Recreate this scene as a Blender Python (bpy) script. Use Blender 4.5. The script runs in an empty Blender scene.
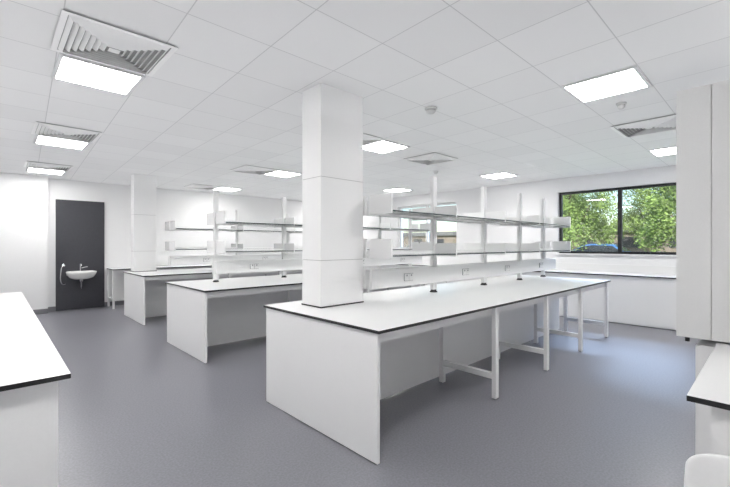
import bpy, bmesh, math, random
from mathutils import Vector, Matrix
random.seed(7)
scene=bpy.context.scene
col=scene.collection
scene.view_settings.view_transform='Standard'
scene.view_settings.look='None'
H=2.90
# ---------------- materials ----------------
def mat(name,color,rough=0.5,metal=0.0,spec=0.5,noise=0.0,nscale=40,bump=0.0,emis=None,es=0.0):
    m=bpy.data.materials.new(name); m.use_nodes=True
    nt=m.node_tree; b=nt.nodes['Principled BSDF']
    b.inputs['Roughness'].default_value=rough; b.inputs['Metallic'].default_value=metal
    b.inputs['Specular IOR Level'].default_value=spec
    c=(*color,1)
    b.inputs['Base Color'].default_value=c
    if noise>0 or bump>0:
        tc=nt.nodes.new('ShaderNodeTexCoord'); n=nt.nodes.new('ShaderNodeTexNoise')
        n.inputs['Scale'].default_value=nscale; n.inputs['Detail'].default_value=4
        nt.links.new(tc.outputs['Object'],n.inputs['Vector'])
        if noise>0:
            r=nt.nodes.new('ShaderNodeValToRGB')
            r.color_ramp.elements[0].position=.3; r.color_ramp.elements[1].position=.7
            r.color_ramp.elements[0].color=tuple(max(0,x*(1-noise)) for x in color)+(1,)
            r.color_ramp.elements[1].color=tuple(min(1,x*(1+noise)) for x in color)+(1,)
            nt.links.new(n.outputs['Fac'],r.inputs['Fac']); nt.links.new(r.outputs['Color'],b.inputs['Base Color'])
        if bump>0:
            bp=nt.nodes.new('ShaderNodeBump'); bp.inputs['Strength'].default_value=bump; bp.inputs['Distance'].default_value=.002
            nt.links.new(n.outputs['Fac'],bp.inputs['Height']); nt.links.new(bp.outputs['Normal'],b.inputs['Normal'])
    if emis:
        b.inputs['Emission Color'].default_value=(*emis,1); b.inputs['Emission Strength'].default_value=es
    return m
M_wall=mat('white_wall_paint',(.85,.85,.855),.7,noise=.01,nscale=60,bump=.05)
M_lam=mat('white_laminate',(.83,.83,.83),.32,noise=.01,nscale=200)
M_panel=mat('white_board',(.92,.92,.92),.42,noise=.01,nscale=120)
M_cup=mat('light_grey_board',(.85,.85,.845),.45,noise=.01,nscale=120)
M_frame=mat('white_powder_coat',(.92,.92,.92),.38,noise=.01,nscale=300)
M_trim=mat('light_trim_frame',(.70,.70,.71),.4,noise=.02)
M_black=mat('black_laminate_core',(.012,.012,.013),.4,noise=.1,nscale=100)
M_dark=mat('dark_grey_panel',(.045,.046,.055),.35,noise=.06,nscale=30)
M_winframe=mat('dark_window_frame',(.012,.013,.015),.4,noise=.05)
M_winframe2=mat('white_window_frame',(.85,.86,.87),.4,noise=.02)
M_chrome=mat('chrome',(.75,.75,.77),.15,metal=1.0,noise=.01)
M_ceram=mat('white_ceramic',(.88,.88,.87),.1,noise=.01)
M_plastic=mat('white_plastic',(.90,.90,.90),.35,noise=.01,nscale=80)
M_detect=mat('off_white_plastic',(.62,.62,.62),.4,noise=.01,nscale=80)
M_greyp=mat('grey_plastic',(.33,.33,.35),.45,noise=.03)
M_gap=mat('vent_inner_box',(.40,.40,.40),.8,noise=.05)
M_joint=mat('panel_joint_grey',(.55,.55,.55),.8,noise=.05)
M_base=mat('grey_skirting',(.20,.20,.22),.5,noise=.05)
M_light=mat('luminaire_diffuser',(.9,.9,.9),.5,emis=(1,.985,.965),es=38)
M_glassedge=mat('shelf_glass_edge',(.05,.07,.075),.15,noise=.05)
def glassmat(name,tint,rough=.02):
    m=bpy.data.materials.new(name); m.use_nodes=True; nt=m.node_tree
    for n in list(nt.nodes): nt.nodes.remove(n)
    o=nt.nodes.new('ShaderNodeOutputMaterial'); t=nt.nodes.new('ShaderNodeBsdfTransparent'); g=nt.nodes.new('ShaderNodeBsdfGlossy')
    mx=nt.nodes.new('ShaderNodeMixShader'); fr=nt.nodes.new('ShaderNodeFresnel'); fr.inputs['IOR'].default_value=1.5
    t.inputs['Color'].default_value=(*tint,1); g.inputs['Roughness'].default_value=rough
    nt.links.new(fr.outputs[0],mx.inputs[0]); nt.links.new(t.outputs[0],mx.inputs[1]); nt.links.new(g.outputs[0],mx.inputs[2])
    nt.links.new(mx.outputs[0],o.inputs['Surface']); return m
M_glass=glassmat('shelf_glass',(.95,.98,.97))
M_wglass=glassmat('window_glass',(.96,.98,.97))
def floor_mat():
    m=bpy.data.materials.new('grey_vinyl_floor'); m.use_nodes=True; nt=m.node_tree; b=nt.nodes['Principled BSDF']
    tc=nt.nodes.new('ShaderNodeTexCoord')
    n=nt.nodes.new('ShaderNodeTexNoise'); n.inputs['Scale'].default_value=70; n.inputs['Detail'].default_value=3
    n2=nt.nodes.new('ShaderNodeTexNoise'); n2.inputs['Scale'].default_value=.8; n2.inputs['Detail'].default_value=3
    nt.links.new(tc.outputs['Object'],n.inputs['Vector']); nt.links.new(tc.outputs['Object'],n2.inputs['Vector'])
    r=nt.nodes.new('ShaderNodeValToRGB'); r.color_ramp.elements[0].position=.35; r.color_ramp.elements[1].position=.65
    r.color_ramp.elements[0].color=(.180,.180,.204,1); r.color_ramp.elements[1].color=(.230,.230,.260,1)
    r2=nt.nodes.new('ShaderNodeValToRGB'); r2.color_ramp.elements[0].color=(.95,.95,.95,1); r2.color_ramp.elements[1].color=(1.04,1.04,1.04,1)
    mx=nt.nodes.new('ShaderNodeMixRGB'); mx.blend_type='MULTIPLY'; mx.inputs[0].default_value=1
    nt.links.new(n.outputs['Fac'],r.inputs[0]); nt.links.new(n2.outputs['Fac'],r2.inputs[0])
    nt.links.new(r.outputs[0],mx.inputs[1]); nt.links.new(r2.outputs[0],mx.inputs[2]); nt.links.new(mx.outputs[0],b.inputs['Base Color'])
    b.inputs['Roughness'].default_value=.33
    return m
M_floor=floor_mat()
TX,TY=.582,.585
GX,GY=.65-TX/2,3.98-TY/2   # grid module and offsets
SH=.045                     # grid lines run slightly off square to the walls
def sx_(y): return SH*(y-3.98)
def ceil_mat():
    m=bpy.data.materials.new('suspended_ceiling_tiles'); m.use_nodes=True; nt=m.node_tree; b=nt.nodes['Principled BSDF']
    tc=nt.nodes.new('ShaderNodeTexCoord'); sp=nt.nodes.new('ShaderNodeSeparateXYZ'); nt.links.new(tc.outputs['Object'],sp.inputs[0])
    def M(op,a,bv=None):
        x=nt.nodes.new('ShaderNodeMath'); x.operation=op
        if hasattr(a,'links'): nt.links.new(a,x.inputs[0])
        else: x.inputs[0].default_value=a
        if bv is not None:
            if hasattr(bv,'links'): nt.links.new(bv,x.inputs[1])
            else: x.inputs[1].default_value=bv
        return x.outputs[0]
    xs=M('SUBTRACT',sp.outputs['X'],M('MULTIPLY',M('SUBTRACT',sp.outputs['Y'],3.98),SH))
    res=[]; ids=[]
    for src,t,g in ((xs,TX,GX),(sp.outputs['Y'],TY,GY)):
        u=M('DIVIDE',M('SUBTRACT',src,g-60*t),t)
        ids.append(M('FLOOR',u))
        fr=M('FRACT',u)
        e=M('MINIMUM',fr,M('SUBTRACT',1.0,fr))
        res.append(M('LESS_THAN',e,.006))
    line=M('MAXIMUM',res[0],res[1])
    n=nt.nodes.new('ShaderNodeTexWhiteNoise'); n.noise_dimensions='2D'
    cb=nt.nodes.new('ShaderNodeCombineXYZ'); nt.links.new(ids[0],cb.inputs[0]); nt.links.new(ids[1],cb.inputs[1]); nt.links.new(cb.outputs[0],n.inputs['Vector'])
    r=nt.nodes.new('ShaderNodeValToRGB'); r.color_ramp.elements[0].color=(.81,.81,.815,1); r.color_ramp.elements[1].color=(.85,.85,.855,1)
    nt.links.new(n.outputs['Value'],r.inputs[0])
    mx=nt.nodes.new('ShaderNodeMixRGB'); nt.links.new(line,mx.inputs[0]); nt.links.new(r.outputs[0],mx.inputs[1]); mx.inputs[2].default_value=(.59,.59,.60,1)
    nt.links.new(mx.outputs[0],b.inputs['Base Color']); b.inputs['Roughness'].default_value=.6
    return m
M_ceil=ceil_mat()
# ---------------- helpers ----------------
def link(o): col.objects.link(o); return o
def thing(name,label,cat,loc=(0,0,0),group=None):
    e=bpy.data.objects.new(name,None); e.location=loc; e.empty_display_size=.1; link(e)
    e['label']=label; e['category']=cat
    if group: e['group']=group
    return e
def wloc(o):
    v=Vector((0,0,0))
    while o: v+=o.location; o=o.parent
    return v
def add_box_bm(bm,b,mi=0):
    x0,x1,y0,y1,z0,z1=b
    v=[bm.verts.new(p) for p in ((x0,y0,z0),(x1,y0,z0),(x1,y1,z0),(x0,y1,z0),(x0,y0,z1),(x1,y0,z1),(x1,y1,z1),(x0,y1,z1))]
    fs=[bm.faces.new([v[i] for i in f]) for f in ((3,2,1,0),(4,5,6,7),(0,1,5,4),(1,2,6,5),(2,3,7,6),(3,0,4,7))]
    for i,f in enumerate(fs): f.material_index = mi if not isinstance(mi,(list,tuple)) else mi[i]
    return fs
def boxes(name,bl,mats,parent=None,bevel=0.0,mi=0,kind=None,label=None):
    if not isinstance(mats,(list,tuple)): mats=[mats]
    xs=[b[0] for b in bl]+[b[1] for b in bl]; ys=[b[2] for b in bl]+[b[3] for b in bl]; zs=[b[4] for b in bl]+[b[5] for b in bl]
    c=Vector(((min(xs)+max(xs))/2,(min(ys)+max(ys))/2,min(zs)))
    bm=bmesh.new()
    for k,b in enumerate(bl):
        add_box_bm(bm,(b[0]-c.x,b[1]-c.x,b[2]-c.y,b[3]-c.y,b[4]-c.z,b[5]-c.z), mi)
    me=bpy.data.meshes.new(name); bm.to_mesh(me); bm.free()
    for m in mats: me.materials.append(m)
    o=bpy.data.objects.new(name,me); link(o)
    if parent: o.parent=parent; o.location=c-wloc(parent)
    else: o.location=c
    if bevel>0:
        md=o.modifiers.new('bevel','BEVEL'); md.width=bevel; md.segments=2; md.limit_method='ANGLE'
    if kind: o['kind']=kind
    if label: o['label']=label
    return o
def box(name,x0,x1,y0,y1,z0,z1,m,parent=None,bevel=0.0,mi=0,kind=None,label=None):
    return boxes(name,[(x0,x1,y0,y1,z0,z1)],m,parent,bevel,mi,kind,label)
def each(name,bl,m,parent=None,bevel=0.0):
    return [boxes(name,[b],m,parent,bevel) for b in bl]
def meshobj(name,verts,faces,m,parent=None,loc=(0,0,0),smooth=False,mis=None):
    me=bpy.data.meshes.new(name); me.from_pydata(verts,[],faces); me.update()
    for k in (m if isinstance(m,(list,tuple)) else [m]): me.materials.append(k)
    if smooth:
        for p in me.polygons: p.use_smooth=True
    if mis:
        for p,i in zip(me.polygons,mis): p.material_index=i
    o=bpy.data.objects.new(name,me); link(o)
    o.location=Vector(loc)-(wloc(parent) if parent else Vector((0,0,0)))
    if parent: o.parent=parent
    return o
def lathe(name,prof,m,parent=None,loc=(0,0,0),n=32,sx=1,sy=1,rot=None):
    verts=[];faces=[]
    for (r,z) in prof:
        for i in range(n):
            a=2*math.pi*i/n; verts.append((r*math.cos(a)*sx,r*math.sin(a)*sy,z))
    for j in range(len(prof)-1):
        for i in range(n):
            faces.append((j*n+i,j*n+(i+1)%n,(j+1)*n+(i+1)%n,(j+1)*n+i))
    faces.append(tuple(reversed(range(n)))); faces.append(tuple((len(prof)-1)*n+i for i in range(n)))
    o=meshobj(name,verts,faces,m,parent,loc,True)
    if rot: o.rotation_euler=rot
    return o
def tube(name,pts,r,m,parent=None,res=8):
    cu=bpy.data.curves.new(name,'CURVE'); cu.dimensions='3D'; cu.bevel_depth=r; cu.bevel_resolution=4; cu.use_fill_caps=True
    s=cu.splines.new('NURBS'); s.points.add(len(pts)-1)
    base=Vector(pts[0])
    for p,q in zip(s.points,pts): p.co=(*(Vector(q)-base),1)
    s.use_endpoint_u=True; s.order_u=3; s.resolution_u=res
    o=bpy.data.objects.new(name,cu); link(o)
    dg=bpy.context.evaluated_depsgraph_get(); me=bpy.data.meshes.new_from_object(o.evaluated_get(dg))
    bpy.data.objects.remove(o)
    me.materials.clear(); me.materials.append(m)
    for p in me.polygons: p.use_smooth=True
    o=bpy.data.objects.new(name,me); link(o); o.location=base-(wloc(parent) if parent else Vector((0,0,0)))
    if parent: o.parent=parent
    return o
def dup(t,off,label=None,parent=None):
    n=t.copy(); link(n)
    if parent: n.parent=parent
    else: n.location=t.location+Vector(off)
    if label: n['label']=label
    for c in t.children: dup(c,None,None,n)
    return n
def worktop(name,x0,x1,y0,y1,z,parent=None,t=.022):
    return box(name,x0,x1,y0,y1,z-t,z,[M_lam,M_black],parent,bevel=.0015,mi=[0,0,1,1,1,1])
# ---------------- room ----------------
X0,X1,Y0,Y1=-.6,9.0,-.6,10.9
box('floor',X0-.2,X1+.3,Y0-.2,Y1+.2,-.1,0,M_floor,kind='structure')
c=box('ceiling',X0-.2,X1+.3,Y0-.2,Y1+.2,0,.1,M_ceil,kind='structure')
for v in c.data.vertices: v.co.x+=c.location.x; v.co.y+=c.location.y
c.location=(0,0,H)
box('wall_west',X0-.15,X0,Y0-.15,Y1+.15,0,H,M_wall,kind='structure')
box('wall_south',X0,X1,Y0-.15,Y0,0,H,M_wall,kind='structure')
box('wall_north',X0,X1,Y1,Y1+.15,0,H,M_wall,kind='structure')
box('wall_return',X0,.85,10.66,Y1,0,H,M_wall,kind='structure')
WZ0,WZ1=1.27,2.60
wins=[(1.0,3.30),(5.9,8.0)]
bl=[(X1,X1+.25,Y0-.15,Y1+.15,0,WZ0),(X1,X1+.25,Y0-.15,Y1+.15,WZ1,H)]
yy=Y0-.15
for a,b in wins: bl.append((X1,X1+.25,yy,a,WZ0,WZ1)); yy=b
bl.append((X1,X1+.25,yy,Y1+.15,WZ0,WZ1))
boxes('wall_east',bl,M_wall,kind='structure')
for i,(a,b) in enumerate(wins):
    w=thing('window_%d'%(i+1),'framed double window looking out to trees' if i==0 else 'pale framed double window behind the bench shelving','window',(X1+.12,(a+b)/2,WZ0)); w['kind']='structure'
    f=.05; m=(a+b)/2
    boxes('frame',[(X1+.08,X1+.15,a,b,WZ0,WZ0+f),(X1+.08,X1+.15,a,b,WZ1-f,WZ1),(X1+.08,X1+.15,a,a+f,WZ0+f,WZ1-f),(X1+.08,X1+.15,b-f,b,WZ0+f,WZ1-f),(X1+.08,X1+.15,m-.035,m+.035,WZ0+f,WZ1-f)],M_winframe if i==0 else M_winframe2,w)
    box('glass',X1+.112,X1+.118,a+f,b-f,WZ0+f,WZ1-f,M_wglass,w)
    box('trim_%d'%(i+1),X1-.05,X1+.08,a-.03,b+.03,WZ0-.025,WZ0,M_lam,kind='structure')
box('baseboard_north',.85,X1,Y1-.012,Y1,0,.1,M_base,kind='structure')
box('baseboard_return',X0,.85,10.648,10.66,0,.1,M_base,kind='structure')
# ---------------- columns ----------------
def column(x0,x1,y0,y1,label):
    t=thing('column',label,'column',((x0+x1)/2,(y0+y1)/2,.9),'boxed structural columns')
    box('base_seal',x0-.006,x1+.006,y0-.006,y1+.006,.9,.912,M_black,t)
    box('core',x0+.003,x1-.003,y0+.003,y1-.003,.912,H,M_joint,t)
    zs=[.912,1.32,2.07,H]
    for i in range(3): box('cladding_panel',x0,x1,y0,y1,zs[i]+(.006 if i else 0),zs[i+1],M_panel,t)
column(2.11,2.62,2.78,3.07,'white boxed-in structural column rising from the lab bench worktop')
column(2.08,2.50,9.0,9.25,'white boxed-in structural column at the bench near the sink panel')
# ---------------- island benches ----------------
def island(y):
    t=thing('lab_bench','long white island lab bench with black-edged worktop and open leg frames','bench',(4.45,y+.75,0),'island lab benches')
    x0,x1=1.83,7.05; y1=y+1.5
    worktop('worktop',x0,x1,y-.01,y1,.9,t)
    box('end_panel',x0+.015,x0+.04,y+.02,y1-.03,.008,.878,M_panel,t)
    box('spine_panel',x0+.04,x1-.06,y+.74,y+.765,.02,.878,M_panel,t)
    each('apron_rail',[(x0+.04,x1-.06,y+.05,y+.07,.80,.878),(x0+.04,x1-.06,y1-.08,y1-.06,.80,.878)],M_frame,t)
    each('glide_foot',[(x0+.02,x0+.04,y+.04,y+.07,0,.008),(x0+.02,x0+.04,y1-.08,y1-.05,0,.008)],M_black,t)
    for lx in (3.45,4.65,5.8,6.98):
        for s in (0,1):
            f=(lambda v: y+v) if s==0 else (lambda v: y1-v)
            def B(a,b,z0,z1,w=.025):
                p,q=sorted((f(a),f(b))); return (lx-w,lx+w,p,q,z0,z1)
            boxes('leg',[B(.012,.054,.012,.878,.030)],M_frame,t,bevel=.003)
            boxes('leg',[B(.61,.66,.012,.878,.024)],M_frame,t,bevel=.003)
            boxes('foot_rail',[B(.054,.61,.19,.245,.024)],M_frame,t,bevel=.003)
            each('glide_foot',[B(.02,.045,0,.012,.015),B(.63,.65,0,.012,.012)],M_greyp,t)
    return t
b1=island(1.80)
dup(b1,(.04,3,0),'white island lab bench with black-edged worktop beneath glass shelving')
dup(b1,(.12,6,0),'white island lab bench with column standing at its end')
# ---------------- shelving ----------------
def shelving(ys,posts,x0,x1,first_post,label,dh=.13):
    t=thing('bench_shelving',label,'shelf unit',((x0+x1)/2,ys,.9),'glass shelving over the island benches')
    ends=([x0]+posts[:-1]+[x1]) if not first_post else posts[:-1]+[x1]
    for px in posts:
        box('post',px-.034,px+.034,ys-.025,ys+.025,.93,2.27,M_frame,t,bevel=.003)
        lathe('post_foot',[(.045,0),(.045,.012),(.034,.018),(.034,.032)],M_black,t,(px,ys,.9),20)
    for z in (1.35,1.78):
        box('back_board',x0,x1,ys-.010,ys+.010,z-.02,z+.045,M_frame,t)
        for px in ends:
            endp=(px==ends[0] or px==ends[-1])
            xa=px+.012 if px==x0 else (px-.012 if px==x1 else px)
            for s in (-1,1):
                a,b=sorted((ys+s*.026,ys+s*.32))
                if endp: box('end_plate',xa-.012,xa+.012,a,b,z-.02,z+.17,M_frame,t,bevel=.004)
                elif dh>0: box('divider_plate',xa-.008,xa+.008,a,b,z-.02,z+dh,M_frame,t,bevel=.003)
        for i in range(len(ends)-1):
            for s in (-1,1):
                a,b=sorted((ys+s*.035,ys+s*.315))
                box('glass_shelf',ends[i]+(.024 if i==0 else .009),ends[i+1]-(.024 if i==len(ends)-2 else .009),a,b,z,z+.012,[M_glass,M_glassedge],t,mi=[0,0,1,1,1,1])
    each('socket_rail',[(x0,x1,ys-.070,ys-.027,1.02,1.21),(x0,x1,ys+.027,ys+.070,1.02,1.21)],M_frame,t,bevel=.003)
    for i in range(len(ends)-1):
        cxx=(ends[i]+ends[i+1])/2
        for s in (-1,1):
            f=lambda a,b:tuple(sorted((ys+s*a,ys+s*b)))
            k=box('socket',cxx-.074,cxx+.074,*f(.070,.079),1.075,1.155,M_greyp,t,bevel=.002)
            each('socket_face',[(cxx-.071,cxx-.003,*f(.079,.082),1.079,1.151),(cxx+.003,cxx+.071,*f(.079,.082),1.079,1.151)],M_plastic,k)
            each('socket_switch',[(cxx-.045,cxx-.028,*f(.082,.085),1.125,1.142),(cxx+.028,cxx+.045,*f(.082,.085),1.125,1.142)],M_greyp,k)
    return t
shelving(2.80,[3.79,4.95,6.05,6.96],2.70,7.35,False,'white post shelving with two glass tiers beside boxed column')
shelving(5.80,[2.43,3.61,4.79,5.95,6.96],2.40,7.3,True,'white post shelving with two glass tiers and sockets over bench')
shelving(8.80,[4.2,5.6,6.96],2.70,7.3,False,'white post shelving with two glass tiers near end wall')
# ---------------- perimeter benches ----------------
t=thing('side_bench','white wall-side lab bench with black-edged worktop','bench',(-.16,4.2,0),)
worktop('worktop',-.59,.25,2.14,6.2,.9,t)
box('end_panel',-.58,.21,2.19,2.215,0,.878,M_panel,t)
box('end_panel',-.58,.21,6.12,6.145,0,.878,M_panel,t)
box('back_panel',-.58,-.56,2.215,6.12,0.05,.878,M_panel,t)
each('cupboard_front',[(.185,.205,2.215+i*.651+.002,2.215+(i+1)*.651-.002,.08,.87) for i in range(6)],M_panel,t)
box('plinth',.13,.15,2.215,6.12,0,.08,M_base,t)
t=thing('side_bench','short white lab bench with black-edged worktop and panelled end','bench',(2.4,-.2,0))
worktop('worktop',1.895,3.02,-.59,.232,.9,t)
box('end_panel',1.935,1.96,-.58,.165,0,.878,M_panel,t)
box('end_panel',2.99,3.015,-.58,.165,0,.878,M_panel,t)
each('cupboard_front',[(1.962,2.473,.145,.165,.08,.87),(2.477,2.988,.145,.165,.08,.87)],M_panel,t)
box('plinth',1.962,2.988,.10,.12,0,.08,M_base,t)
t=thing('base_cabinet','white floor-standing base cabinet under a tall wall cupboard','cabinet',(3.5,-.1,0))
box('body',3.035,3.95,-.59,.31,.08,.87,M_panel,t)
each('door',[(3.037,3.49,.31,.33,.09,.865),(3.494,3.948,.31,.33,.09,.865)],M_panel,t)
box('plinth',3.06,3.93,-.57,.27,0,.08,M_base,t)
t=thing('wall_cupboard','tall pale grey wall cupboard with panelled side','cupboard',(3.5,-.1,.9))
box('body',3.035,3.95,-.598,.40,.91,2.40,M_cup,t)
each('side_panel',[(3.023,3.035,-.598,.256,.91,2.40),(3.023,3.035,.259,.418,.91,2.40)],M_cup,t)
each('door',[(3.036,3.49,.40,.42,.915,2.398),(3.494,3.948,.40,.42,.915,2.398)],M_cup,t)
lathe('hinge_pin',[(.012,0),(.012,.03)],M_black,t,(3.06,.37,.88),16)
wt=thing('window_bench_worktop','long white worktop with black edge running under the windows','worktop',(8.68,5.2,.878))
worktop('worktop_slab',8.34,8.995,1.0,9.3,.9,wt)
box('upstand',8.98,8.998,1.0,9.3,.9,1.06,M_lam,wt)
bc=thing('base_cabinet','plain white panel-fronted base cabinet under the window worktop','cabinet',(8.7,2.05,0),'base cabinets under the window')
box('body',8.385,8.99,1.01,3.085,.04,.876,M_panel,bc)
box('front_panel',8.365,8.385,1.0105,3.0845,.02,.876,M_panel,bc)
box('plinth',8.42,8.97,1.01,3.085,0,.04,M_panel,bc)
for i in range(1,4): dup(bc,(0,2.075*i,0))
t=thing('side_bench','white wall bench on open legs beside dark sink panel','bench',(4.2,10.55,0))
worktop('worktop',1.95,6.9,10.28,10.88,.9,t)
for lx in (1.98,2.6,3.8,5.0,6.2,6.87):
    box('leg',lx-.02,lx+.02,10.31,10.35,0,.878,M_frame,t); box('leg',lx-.02,lx+.02,10.82,10.86,0,.878,M_frame,t)
    box('foot_rail',lx-.018,lx+.018,10.35,10.82,.2,.235,M_frame,t)
box('apron_rail',2.0,6.85,10.33,10.35,.80,.878,M_frame,t)
box('back_panel',2.0,6.85,10.865,10.88,.12,.878,M_panel,t)
sp=thing('sink_panel','dark grey full-height wall panel behind the wash basin','panel',(1.45,10.87,0))
box('board',1.0,1.90,10.857,10.898,0,2.45,M_dark,sp)
bs=thing('wash_basin','white ceramic wall-hung wash basin on dark panel','sink',(1.43,10.62,.6))
prof=[(.06,-.17),(.14,-.165),(.22,-.13),(.265,-.06),(.278,-.02),(.280,0),(.262,.004),(.24,-.02),(.19,-.09),(.10,-.12),(.02,-.125)]
lathe('bowl',prof,M_ceram,bs,(1.43,10.62,.86),40,1,.80)
box('shelf_ledge',1.18,1.68,10.74,10.853,.77,.865,M_ceram,bs,bevel=.012)
lathe('waste_pipe',[(.02,0),(.02,.16),(.035,.17),(.035,.22)],M_chrome,bs,(1.43,10.66,.47),20)
tp=thing('lever_tap','chrome lever tap above the wash basin','tap',(1.43,10.80,.865))
tube('spout',[(1.43,10.80,.865),(1.43,10.80,1.02),(1.43,10.74,1.05),(1.43,10.66,1.02),(1.43,10.65,.98)],.011,M_chrome,tp)
tube('lever',[(1.45,10.80,.93),(1.50,10.78,.95),(1.56,10.74,.96)],.008,M_chrome,tp)
gr=thing('hose_rail','curved chrome pipe fixed to the dark panel','pipe',(1.10,10.83,.5))
tube('pipe',[(1.13,10.834,1.0),(1.09,10.78,.98),(1.07,10.78,.75),(1.08,10.78,.62),(1.12,10.80,.56),(1.16,10.838,.58)],.010,M_chrome,gr)
lathe('wall_plate',[(.03,0),(.03,.018)],M_chrome,gr,(1.13,10.856,1.0),20,rot=(math.pi/2,0,0))
# ---------------- ceiling fittings ----------------
def cx(i): return .65+TX*i
def ry(k): return 3.98+TY*k
lt=None
def light(x,y):
    global lt
    x+=sx_(y)*(.4 if x<1 else 1)
    if lt is None:
        lt=thing('ceiling_light','square recessed flat-panel ceiling light, switched on','light',(x,y,H),'flat-panel ceiling lights')
        a=.290;z=H
        boxes('frame',[(x-a,x+a,y-.29,y-.262,z-.016,z-.001),(x-a,x+a,y+.262,y+.29,z-.016,z-.001),(x-a,x-a+.028,y-.262,y+.262,z-.016,z-.001),(x+a-.028,x+a,y-.262,y+.262,z-.016,z-.001)],M_trim,lt)
        box('diffuser',x-a+.028,x+a-.028,y-.262,y+.262,z-.006,z-.002,M_light,lt)
    else: dup(lt,(x-lt.location.x,y-lt.location.y,0))
for i in (0,6,12):
    for k in (-5,0,5,10): light(cx(i),ry(k))
vt=None
def vent(x,y):
    global vt
    x+=sx_(y)*(.4 if x<1 else 1)
    if vt is None:
        vt=thing('air_vent','square white four-way louvred air diffuser in the ceiling','vent',(x,y,H),'ceiling air diffusers')
        z=H
        box('backing',x-.32,x+.32,y-.32,y+.32,z-.004,z-.001,M_gap,vt)
        verts=[];faces=[]
        def ring(ro,zo,ri,zi,t=.003):
            b=len(verts)
            for (r,zz) in ((ro,zo),(ri,zi),(ri,zi+t),(ro,zo+t)):
                for sx,sy in ((-1,-1),(1,-1),(1,1),(-1,1)): verts.append((sx*r,sy*r,zz))
            for k in range(4):
                for s in range(4):
                    faces.append((b+k*4+s,b+k*4+(s+1)%4,b+((k+1)%4)*4+(s+1)%4,b+((k+1)%4)*4+s))
        ring(.335,-.016,.300,-.016)
        for j in range(7):
            r=.294-j*.036; ring(r,-.010,r-.024,-.034)
        verts+= [(-.035,-.035,-.03),(.035,-.035,-.03),(.035,.035,-.03),(-.035,.035,-.03)]; n=len(verts); faces.append((n-4,n-3,n-2,n-1))
        meshobj('louvre',verts,faces,M_frame,vt,(x,y,z))
    else: dup(vt,(x-vt.location.x,y-vt.location.y,0))
for p in ((cx(0),3.31),(cx(0),ry(5)-.65),(cx(0),ry(10)-.65),(cx(9),ry(-5)),(cx(8),3.98),(cx(5)-.06,3.98),(cx(5)-.06,ry(5)),(cx(5)-.06,ry(10)),(cx(8),ry(5))): vent(*p)
def detector(x,y,r,label):
    t=thing('smoke_detector',label,'smoke detector',(x,y,H))
    lathe('base',[(r,0),(r,-.014),(r*.9,-.018)],M_detect,t,(x,y,H-.001),28)
    lathe('sensor_head',[(r*.75,-.018),(r*.75,-.038),(r*.5,-.055),(r*.2,-.06)],M_detect,t,(x,y,H-.001),28)
detector(3.34,2.5,.065,'round white smoke detector on the ceiling tile')
detector(4.62,1.08,.045,'small round white sensor beside the ceiling light')
detector(6.3,4.6,.05,'small round white ceiling sensor')
# ---------------- chair ----------------
ch=thing('chair','white moulded plastic chair with rounded back','chair',(1.56,.0,0))
V=[];F=[];nv=16
pr=[(-.22,.44),(-.20,.455),(-.12,.45),(0,.44),(.1,.44),(.16,.455),(.195,.50),(.21,.57),(.22,.65),(.228,.72),(.233,.745),(.242,.757)]
for (u,z) in pr:
    for j in range(nv+1):
        s=-1+2*j/nv
        k=(z-.44)/.30
        w=.21*(1-.05*max(0,k))
        if z>.75: w*= .92
        V.append((u-(.03*s*s*max(0,k)), 0.02+s*w, z+(.02*s*s if k<.1 else 0)-(.035*s**6 if z>.71 else 0)))
for i in range(len(pr)-1):
    for j in range(nv): F.append((i*(nv+1)+j,i*(nv+1)+j+1,(i+1)*(nv+1)+j+1,(i+1)*(nv+1)+j))
o=meshobj('seat_shell',V,F,M_plastic,ch,(1.56,0,0),True)
md=o.modifiers.new('s','SOLIDIFY'); md.thickness=.022; md.offset=0
md=o.modifiers.new('ss','SUBSURF'); md.levels=2; md.render_levels=2
for sx,sy in ((-1,-1),(1,-1),(1,1),(-1,1)):
    tube('leg',[(1.56+sx*.12,.02+sy*.13,.435),(1.56+sx*.16,.02+sy*.16,.2),(1.56+sx*.19,.02+sy*.18,0.01)],.011,M_chrome,ch)
# ---------------- outdoors ----------------
box('ground',X1+.31,90,-50,90,-.25,-.05,mat('grass_and_tarmac',(.10,.15,.05),.9,noise=.4,nscale=2),kind='structure')
M_road=mat('tarmac',(.20,.20,.205),.9,noise=.15,nscale=8)
o=box('car_park',26,38,-40,80,-.05,-.0,M_road); o['label']='grey tarmac car park strip outside the windows'; o['category']='road'
M_leaf=mat('leaf',(.20,.29,.08),.6,noise=.5,nscale=1.2)
M_bark=mat('bark',(.14,.11,.08),.9,noise=.3,nscale=12,bump=.5)
def leafmesh(seed,n=11500,size=.135):
    r=random.Random(seed); v=[];f=[]
    blobs=[(r.uniform(-1.7,1.7),-2.0+4.0*((i*7)%29)/28,r.uniform(1.9,6.2),r.uniform(.6,1.0)) for i in range(29)]
    for _ in range(n):
        bx,by,bz,br=r.choice(blobs)
        d=Vector((r.gauss(0,1),r.gauss(0,1),r.gauss(0,1))).normalized()*br*(r.random()**.45)
        c=Vector((bx,by,bz))+d
        a=Vector((r.gauss(0,1),r.gauss(0,1),r.gauss(0,1))).normalized(); b=a.orthogonal().normalized(); s=size*r.uniform(.6,1.3)
        k=len(v); v+= [c-a*s*.6,c+b*s*.35,c+a*s*.6,c-b*s*.35]; f.append((k,k+1,k+2,k+3))
    return v,f
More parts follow.
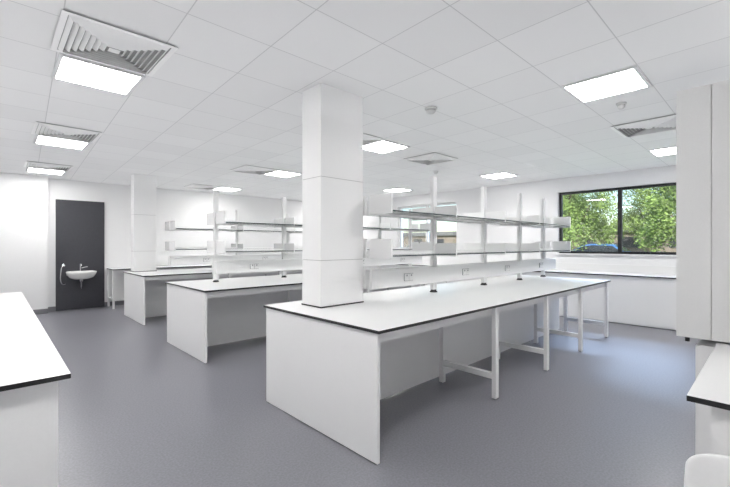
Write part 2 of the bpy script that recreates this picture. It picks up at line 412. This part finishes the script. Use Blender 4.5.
def tree(x,y,sc,seed):
    t=thing('tree','leafy green deciduous tree outside the window','tree',(x,y,-.05),'trees outside the windows')
    v,f=leafmesh(seed); v=[tuple(Vector(p)*sc) for p in v]
    o=meshobj('foliage',v,f,M_leaf,t,(x,y,-.05)); o['kind']='stuff'
    tube('trunk',[(x,y,-.05),(x+.05,y,1.5*sc),(x-.05,y+.1,3*sc),(x+.1,y,5.5*sc)],.09*sc,M_bark,t)
    tube('branch',[(x+.02,y,1.8*sc),(x+.4,y+.6,3*sc),(x+.5,y+1.1,4*sc)],.04*sc,M_bark,t)
    tube('branch',[(x+.02,y,2.0*sc),(x-.2,y-.6,3*sc),(x-.4,y-1.1,4.2*sc)],.04*sc,M_bark,t)
for i,(x,y,s) in enumerate(((22,2.5,.83),(23,7.8,.83),(42,5,1.4),(42,14,1.4),(52,0,1.4),(52,9.5,1.4),(52,19,1.4))): tree(x,y,s,10+i)
def car(x,y,colr,label):
    t=thing('car',label,'car',(x,y,0),'parked cars outside')
    paint=mat('car_paint',colr,.25,metal=.3,noise=.03)
    dg=mat('car_glass',(.03,.035,.04),.08,noise=.05)
    P=[(-2.1,.35),(-2.1,.72),(-1.95,.88),(-1.15,.98),(-.55,1.40),(-.2,1.47),(.7,1.47),(1.2,1.38),(1.85,1.0),(2.05,.9),(2.1,.35)]
    W=[.80,.84,.84,.82,.62,.60,.60,.61,.78,.80,.80]
    vs=[];fs=[];n=len(P)
    for s in (-1,1):
        for (a,z),w in zip(P,W): vs.append((s*w,a,z))
    for i in range(n-1): fs.append((i,i+1,n+i+1,n+i))
    fs.append((n-1,0,n,2*n-1))
    fs.append(tuple(range(3)) + (9,10)); fs.append((3,4,5,6,7,8)); fs.append((2,3,8,9))
    fs.append(tuple(n+k for k in (10,9,2,1,0))); fs.append(tuple(n+k for k in (8,7,6,5,4,3))); fs.append(tuple(n+k for k in (9,8,3,2)))
    meshobj('body',vs,fs,paint,t,(x,y,0))
    for s in (-1,1):
        g=[(s*.79,-.95,1.02),(s*.655,-.48,1.36),(s*.63,.65,1.40),(s*.655,1.15,1.32),(s*.77,1.55,1.05)]
        g=[(a+s*.03,b,c) for a,b,c in g]
        meshobj('side_window',g,[(0,1,2,3,4)],dg,t,(x,y,0))
    g=[(-.78,-1.11,1.04),(.78,-1.11,1.04),(.60,-.58,1.41),(-.60,-.58,1.41)]
    meshobj('windscreen',g,[(0,1,2,3)],dg,t,(x,y,0))
    for sx in (-1,1):
        for yy in (-1.3,1.35):
            lathe('wheel',[(.18,-.1),(.31,-.1),(.33,-.06),(.33,.06),(.31,.1),(.18,.1)],M_black,t,(x+sx*.76,y+yy,.33),24,rot=(0,math.pi/2,0))
car(27.5,7.2,(.08,.25,.62),'blue parked hatchback car')
car(28.5,2.0,(.12,.16,.25),'dark blue parked hatchback car')
car(30,11.9,(.55,.56,.58),'pale silver parked hatchback car')
car(30,17.8,(.1,.27,.65),'blue parked car near the pale building')
car(30,23.5,(.6,.6,.6),'white parked car near the pale building')
bd=thing('building','long low brick building with dark windows beyond the trees','building',(62,20,-.05))
box('wall_block',60,68,-30,75,-.05,3.0,mat('muted_brick',(.24,.20,.17),.8,noise=.15,nscale=3),bd)
box('roof',59.6,68.4,-30.4,75.4,3.0,3.7,mat('slate_roof',(.16,.16,.17),.7,noise=.1,nscale=3),bd)
for i in range(20): box('window_pane',59.95,60.0,-28+i*5,-26+i*5,1.0,2.4,M_dark,bd)
# ---------------- world / lamps ----------------
w=bpy.data.worlds.new('World'); scene.world=w; w.use_nodes=True; nt=w.node_tree
bg=nt.nodes['Background']; sky=nt.nodes.new('ShaderNodeTexSky')
try: sky.sky_type='NISHITA'
except Exception: pass
sky.sun_disc=False; sky.sun_elevation=math.radians(40); sky.sun_rotation=math.radians(240)
nt.links.new(sky.outputs[0],bg.inputs['Color']); bg.inputs['Strength'].default_value=.24
sl=bpy.data.lights.new('sun','SUN'); sl.energy=8; sl.angle=.01; sl.color=(1,.95,.86)
so=bpy.data.objects.new('sun',sl); link(so)
so.rotation_euler=Vector((1,.5,-.85)).to_track_quat('-Z','Y').to_euler(); so.location=(0,0,20)
al=bpy.data.lights.new('ceiling_fill','AREA'); al.shape='RECTANGLE'; al.size=9.5; al.size_y=11.4; al.energy=76; al.color=(.98,.99,1)  # unseen fill lamp added under the ceiling to brighten its tiles
ao=bpy.data.objects.new('ceiling_fill',al); link(ao); ao.location=(4.2,5.15,2.62); ao.rotation_euler=(math.pi,0,0)
dl=bpy.data.lights.new('blue_window_fill','AREA'); dl.shape='RECTANGLE'; dl.size=5; dl.size_y=3; dl.energy=4200; dl.color=(.52,.68,1)  # added blue lamp above the view, stands in for skylight on the floor
do=bpy.data.objects.new('blue_window_fill',dl); link(do); do.location=(13,2.4,6.2)
do.rotation_euler=(Vector((7.4,1.8,0))-Vector((13,2.4,6.2))).to_track_quat('-Z','Y').to_euler()
# ---------------- camera ----------------
cd=bpy.data.cameras.new('camera'); cd.sensor_width=36; cd.lens=36*391/730; cd.clip_start=.05
cd.shift_y=(244-243.5)/730
co=bpy.data.objects.new('camera',cd); link(co); co.location=(0,0,1.47)
co.rotation_euler=(math.radians(90),0,math.radians(46.4-90))
scene.camera=co
